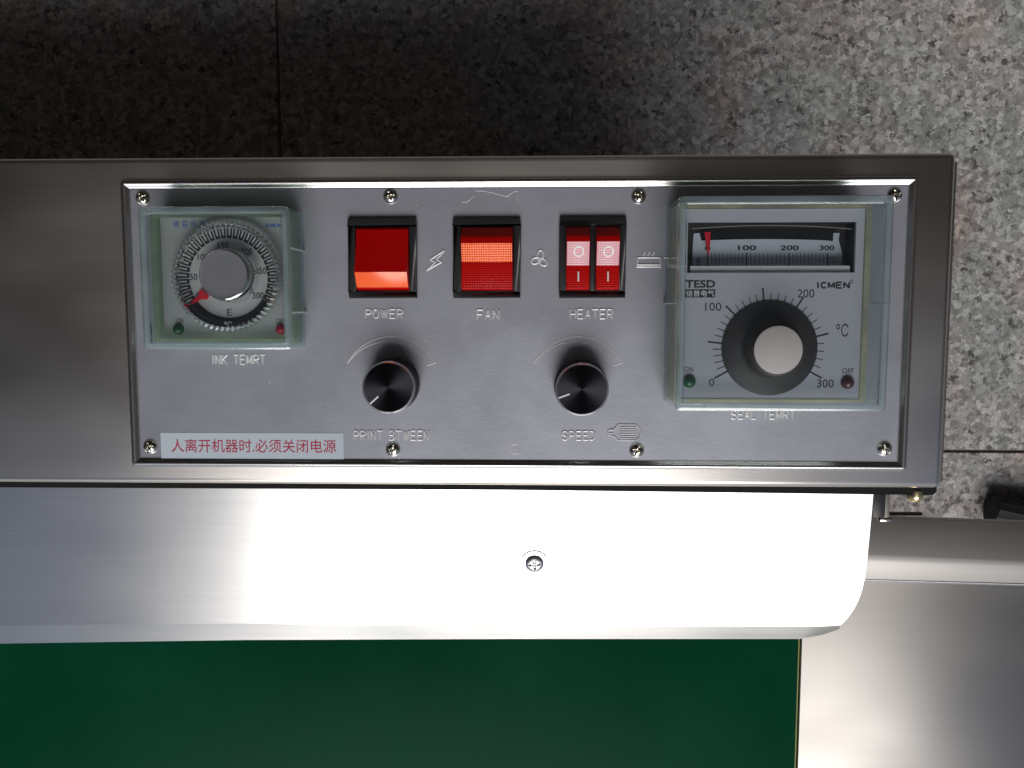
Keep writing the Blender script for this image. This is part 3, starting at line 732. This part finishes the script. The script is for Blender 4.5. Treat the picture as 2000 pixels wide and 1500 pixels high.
# ------------------------------------------------------------------ clear covers (lift-off things)
def clear_cover(px0, px1, py0, py1, h, label, t=2.0, ribs=()):
    A, B = at(px0, py1, h), at(px1, py0, h); cx, cy = (A.x + B.x) / 2, (A.y + B.y) / 2
    MM_ = None
    root = bpy.data.objects.new('clear_cover', None); COL.objects.link(root); root.location = Vector((cx, cy, H0 + PZ)) * MM
    POS[root.name] = Vector((cx, cy, PZ))
    tag(root, label, 'protective cover', 'clear box covers over the temperature controls')
    x0, x1, y0, y1 = A.x - cx, B.x - cx, A.y - cy, B.y - cy
    obj('cover_wall', frame_box(x0, x1, y0, y1, 0.02, h - PZ - 2.4, t), M['clear_wall'], root, (cx, cy, PZ))
    # thick bright shoulder where walls meet the lid
    prof = [(0, h - PZ - 2.38), (0, h - PZ - 0.9), (0.25, h - PZ - 0.3), (0.9, h - PZ), (t + 0.2, h - PZ - 0.02), (t + 0.5, h - PZ - 0.5), (t + 0.9, h - PZ - 1.8), (t, h - PZ - 2.38)]
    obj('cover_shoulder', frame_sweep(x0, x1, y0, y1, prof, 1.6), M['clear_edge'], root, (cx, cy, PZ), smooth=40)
    i_ = t + 0.95
    obj('cover_lid', prism(rounded(x0 + i_, x1 - i_, y0 + i_, y1 - i_, 0.8, 3), h - PZ - 1.8, h - PZ - 0.5), M['clear_top'], root, (cx, cy, PZ))
    for px, py in ribs:                                  # small moulded ribs on the outside of the walls
        q = at(px, py, h - 4); sx = -1 if px < (px0 + px1) / 2 else 1; xw = x0 if sx < 0 else x1
        obj('cover_rib', bevel(box(xw, xw + 0.7, q.y - cy - 0.35, q.y - cy + 0.35, 0.2, h - PZ - 3) if sx > 0 else box(xw - 0.7, xw, q.y - cy - 0.35, q.y - cy + 0.35, 0.2, h - PZ - 3), 0.2, 1), M['rib'], root, (cx, cy, PZ))
    return root
M['rib'] = mat_clear('acrylic rib', (0.9, 0.96, 1.0), (0.95, 0.98, 1.0), 0.85, 0.2, 1.0)
clear_cover(279, 561, 402, 683, 20.5, 'clear bluish plastic box cover over the small dial at INK TEMRT', ribs=((561, 485), (561, 610)))
clear_cover(1320, 1749, 380, 803, 31.0, 'clear bluish plastic box cover over the large controller at SEAL TEMRT', ribs=((1320, 592), (1749, 592)))

# ------------------------------------------------------------------ steel cover over the sealing head
zc = -13.0
def cz(x): return zc
rim = [(-150, 955), (0, 951), (1000, 957), (1706, 963), (1703, 1000), (1699, 1040), (1694, 1090), (1689, 1130), (1684, 1152), (1677, 1172), (1668, 1190), (1656, 1207), (1642, 1221)]
TILT = R(12.0)
y_hinge = at(1000, 957, zc).y
def onto_cover(px, py):
    """point on the cover's plane, which falls away towards the front"""
    v = RM @ Vector(((px - 1000) / F_PX, -(py - 750) / F_PX, -1))
    n = Vector((0, -sin(TILT), cos(TILT))); p0 = Vector((0, y_hinge, zc))
    t = (p0 - CAM).dot(n) / v.dot(n); return CAM + v * t
bm = bmesh.new()
top = [onto_cover(x, y) for x, y in rim] + [onto_cover(x, y) for x, y in ((1615, 1223), (1580, 1224), (1000, 1224), (480, 1218), (0, 1222), (-150, 1223))]
# rolled front edge: down from the fold to the lip
def lip(px, py, dz=-15.0): 
    q = at(px, py, zc - 14 + dz); return q
vt = [bm.verts.new(q) for q in top]; bm.faces.new(vt[::-1])
for f in bm.faces:
    if f.normal.z < 0: f.normal_flip()
fr_top = [bm.verts.new(vt[i].co) for i in range(len(rim) - 1, len(rim) + 6)]                    # from right corner to far left along the fold
lo_px = [(1638, 1229), (1608, 1239.5), (1562, 1248), (1000, 1248), (480, 1250), (0, 1257), (-150, 1259)]
def bulge(a, b, k): return a.lerp(b, k) 
rows = [fr_top]
for k in (0.2, 0.45, 0.7, 1.0):
    rows.append([bm.verts.new(bulge(Vector(v.co), at(*q, z=zc - 17.5), k)) for v, q in zip(fr_top, lo_px)])
for A, B in zip(rows, rows[1:]):
    for i in range(len(A) - 1): bm.faces.new((A[i], A[i + 1], B[i + 1], B[i]))
# right side wall
sd = [bm.verts.new(vt[i].co) for i in range(3, len(rim))]
sb = [bm.verts.new(Vector(v.co) + Vector((0.6, -0.2, -16))) for v in sd]
for i in range(len(sd) - 1): bm.faces.new((sd[i], sd[i + 1], sb[i + 1], sb[i]))
bmesh.ops.recalc_face_normals(bm, faces=bm.faces)
if sum(f.normal.z for f in bm.faces) < 0: bmesh.ops.reverse_faces(bm, faces=bm.faces)
cov = obj('steel_cover', bm, M['steel_cover'], MACH, smooth=22)
c = onto_cover(1044, 1100); sc = obj('cover_screw', screw_bm(4.0, 1.0, 1.0, 0.62, 0.6, (3.0, 1.0)), M['screw_grey'], MACH, (c.x, c.y, c.z + 0.9), smooth=35)
sc.rotation_euler = (TILT, 0, R(5))
ws = obj('washer', lathe([(6.1, -0.9), (6.1, 0.2), (5.9, 0.45), (3, 0.45)], 48), M['rim'], MACH, (c.x, c.y, c.z + 0.2), smooth=40)
ws.rotation_euler = (TILT, 0, 0)

# ------------------------------------------------------------------ conveyor
zb = -80.0
xe = at(1556, 1370, zb).x
belt = obj('conveyor_belt', bevel(box(XL - 60, xe, at(900, 1700, zb).y, at(900, 1120, zb).y, zb - 3, zb), 0.8, 2), M['belt'], MACH, smooth=40)
obj('belt_edge', box(xe + 0.05, xe + 0.6, at(900, 1700, zb).y, at(900, 1120, zb).y, zb - 2.5, zb - 0.2), M['yellow_edge'], MACH)
zp = zb + 2.0
pA = at(1560, 1700, zp); pB = at(2120, 1125, zp)
spl = obj('side_plate', bevel(box(0, pB.x - xe, pA.y, at(1700, 1080, zp).y, -2, 0), 0.4, 2), M['steel_plate'], MACH, (xe + 1, 0, zp), smooth=40); spl.rotation_euler = (0, R(2.0), 0)
# long folded rail behind the plate
def rail(rows, x0=1500, x1=2120):
    """rows: (py at x=1700, py at x=2000, z)"""
    bm = bmesh.new(); L = []
    for y0, y1, z in rows:
        s = (y1 - y0) / 300
        a, b = at(1700, y0, z), at(2000, y1, z); dx = (b - a) / (b.x - a.x)
        L.append([bm.verts.new(a + dx * (x0 - 1700) / ppm(z)), bm.verts.new(b + dx * (x1 - 2000) / ppm(z))])
    for A, B in zip(L, L[1:]): bm.faces.new((A[0], B[0], B[1], A[1]))
    bmesh.ops.recalc_face_normals(bm, faces=bm.faces); return bm
rows = [(1006, 1016, -90), (1008, 1018, -68), (1010, 1020, -66.5), (1013, 1022, -66), (1082, 1094, -62), (1092, 1102, -61.6), (1098, 1108, -62.0), (1130, 1138, -63.9), (1135, 1143, -66), (1135, 1143, -80)]
rl = obj('folded_rail', rail(rows), M['steel_plate'], MACH, smooth=40)
obj('rail_lip', rail([(1132, 1140, -65.0), (1133, 1141, -64.2), (1137, 1145, -64.6), (1137.5, 1145.5, -65.8)]), M['rim'], MACH, smooth=60)
# conveyor body down to the floor
obj('conveyor_body', bevel(box(XL - 40, at(1640, 1200, zb).x, at(900, 1560, zb).y, at(900, 1180, zb).y, FZ + 12, zb - 4), 2, 2), M['body'], MACH, smooth=40)
# small hardware by the corner
c = at(1787, 975, -8.5)
bm = lathe([(0, 3.0), (1.6, 2.8), (2.7, 2.0), (3.1, 0.8), (3.2, 0.2), (3.2, -2)], 32)
for v in bm.verts: v.co.z += 0.6
bmesh.ops.rotate(bm, verts=bm.verts, matrix=Matrix.Rotation(R(90), 3, 'X'))
obj('brass_screw', bm, M['brass'], MACH, (c.x, c_.y + 0.2, -8.6), smooth=40)
c = at(1728, 988, -30)
bm = bevel(box(-1.5, 1.5, -5.5, 10, -2, 2), 0.6, 2); obj('latch_rod', bm, M['dull'], MACH, (c.x, c.y, -30), smooth=40)
c = at(1714, 985, -20)
obj('latch_block', bevel(box(-3.2, 2.2, -5, 12, -3, 3), 0.6, 2), M['black'], MACH, (c.x, c.y, -20), smooth=40)
c = at(1727, 1012, -30)
obj('latch_tip', bevel(box(-2.6, 2.6, -1.2, 1.2, -2, 2), 0.5, 2), M['chrome'], MACH, (c.x, c.y, -30), smooth=40)
a_, b2 = at(1735, 1003, -75), at(1800, 1006, -75)
obj('slot_rod', bevel(box(0, b2.x - a_.x, -0.8, 0.8, -1, 1), 0.3, 1), M['dull'], MACH, (a_.x, a_.y, -75))

# black ridged plug lying on the floor
A = at(1945, 1000, FZ + 20)
plug = bpy.data.objects.new('cable_plug', None); COL.objects.link(plug); plug.location = Vector((A.x, A.y, 0)) * MM
tag(plug, 'black ridged rubber plug on the granite floor behind the steel rail', 'plug')
POS[plug.name] = Vector((A.x, A.y, -H0))
bm = bmesh.new()
prof2 = [(0, 9), (1, 10.5), (14, 12), (60, 17)]
rings = []
for x, r in prof2:
    rings.append([bm.verts.new((x, r * (1 + 0.06 * (i % 2)) * cos(2 * pi * i / 24), 12 + min(r, 12) * (1 + 0.06 * (i % 2)) * sin(2 * pi * i / 24))) for i in range(24)])
for P, Q in zip(rings, rings[1:]):
    for i in range(24): bm.faces.new((P[i], P[(i + 1) % 24], Q[(i + 1) % 24], Q[i]))
bm.faces.new(rings[0][::-1]); bm.faces.new(rings[-1]); bmesh.ops.recalc_face_normals(bm, faces=bm.faces)
o = obj('plug_body', bm, M['rubber'], plug, (A.x, A.y, -H0), smooth=30); o.rotation_euler = (0, 0, R(-14))
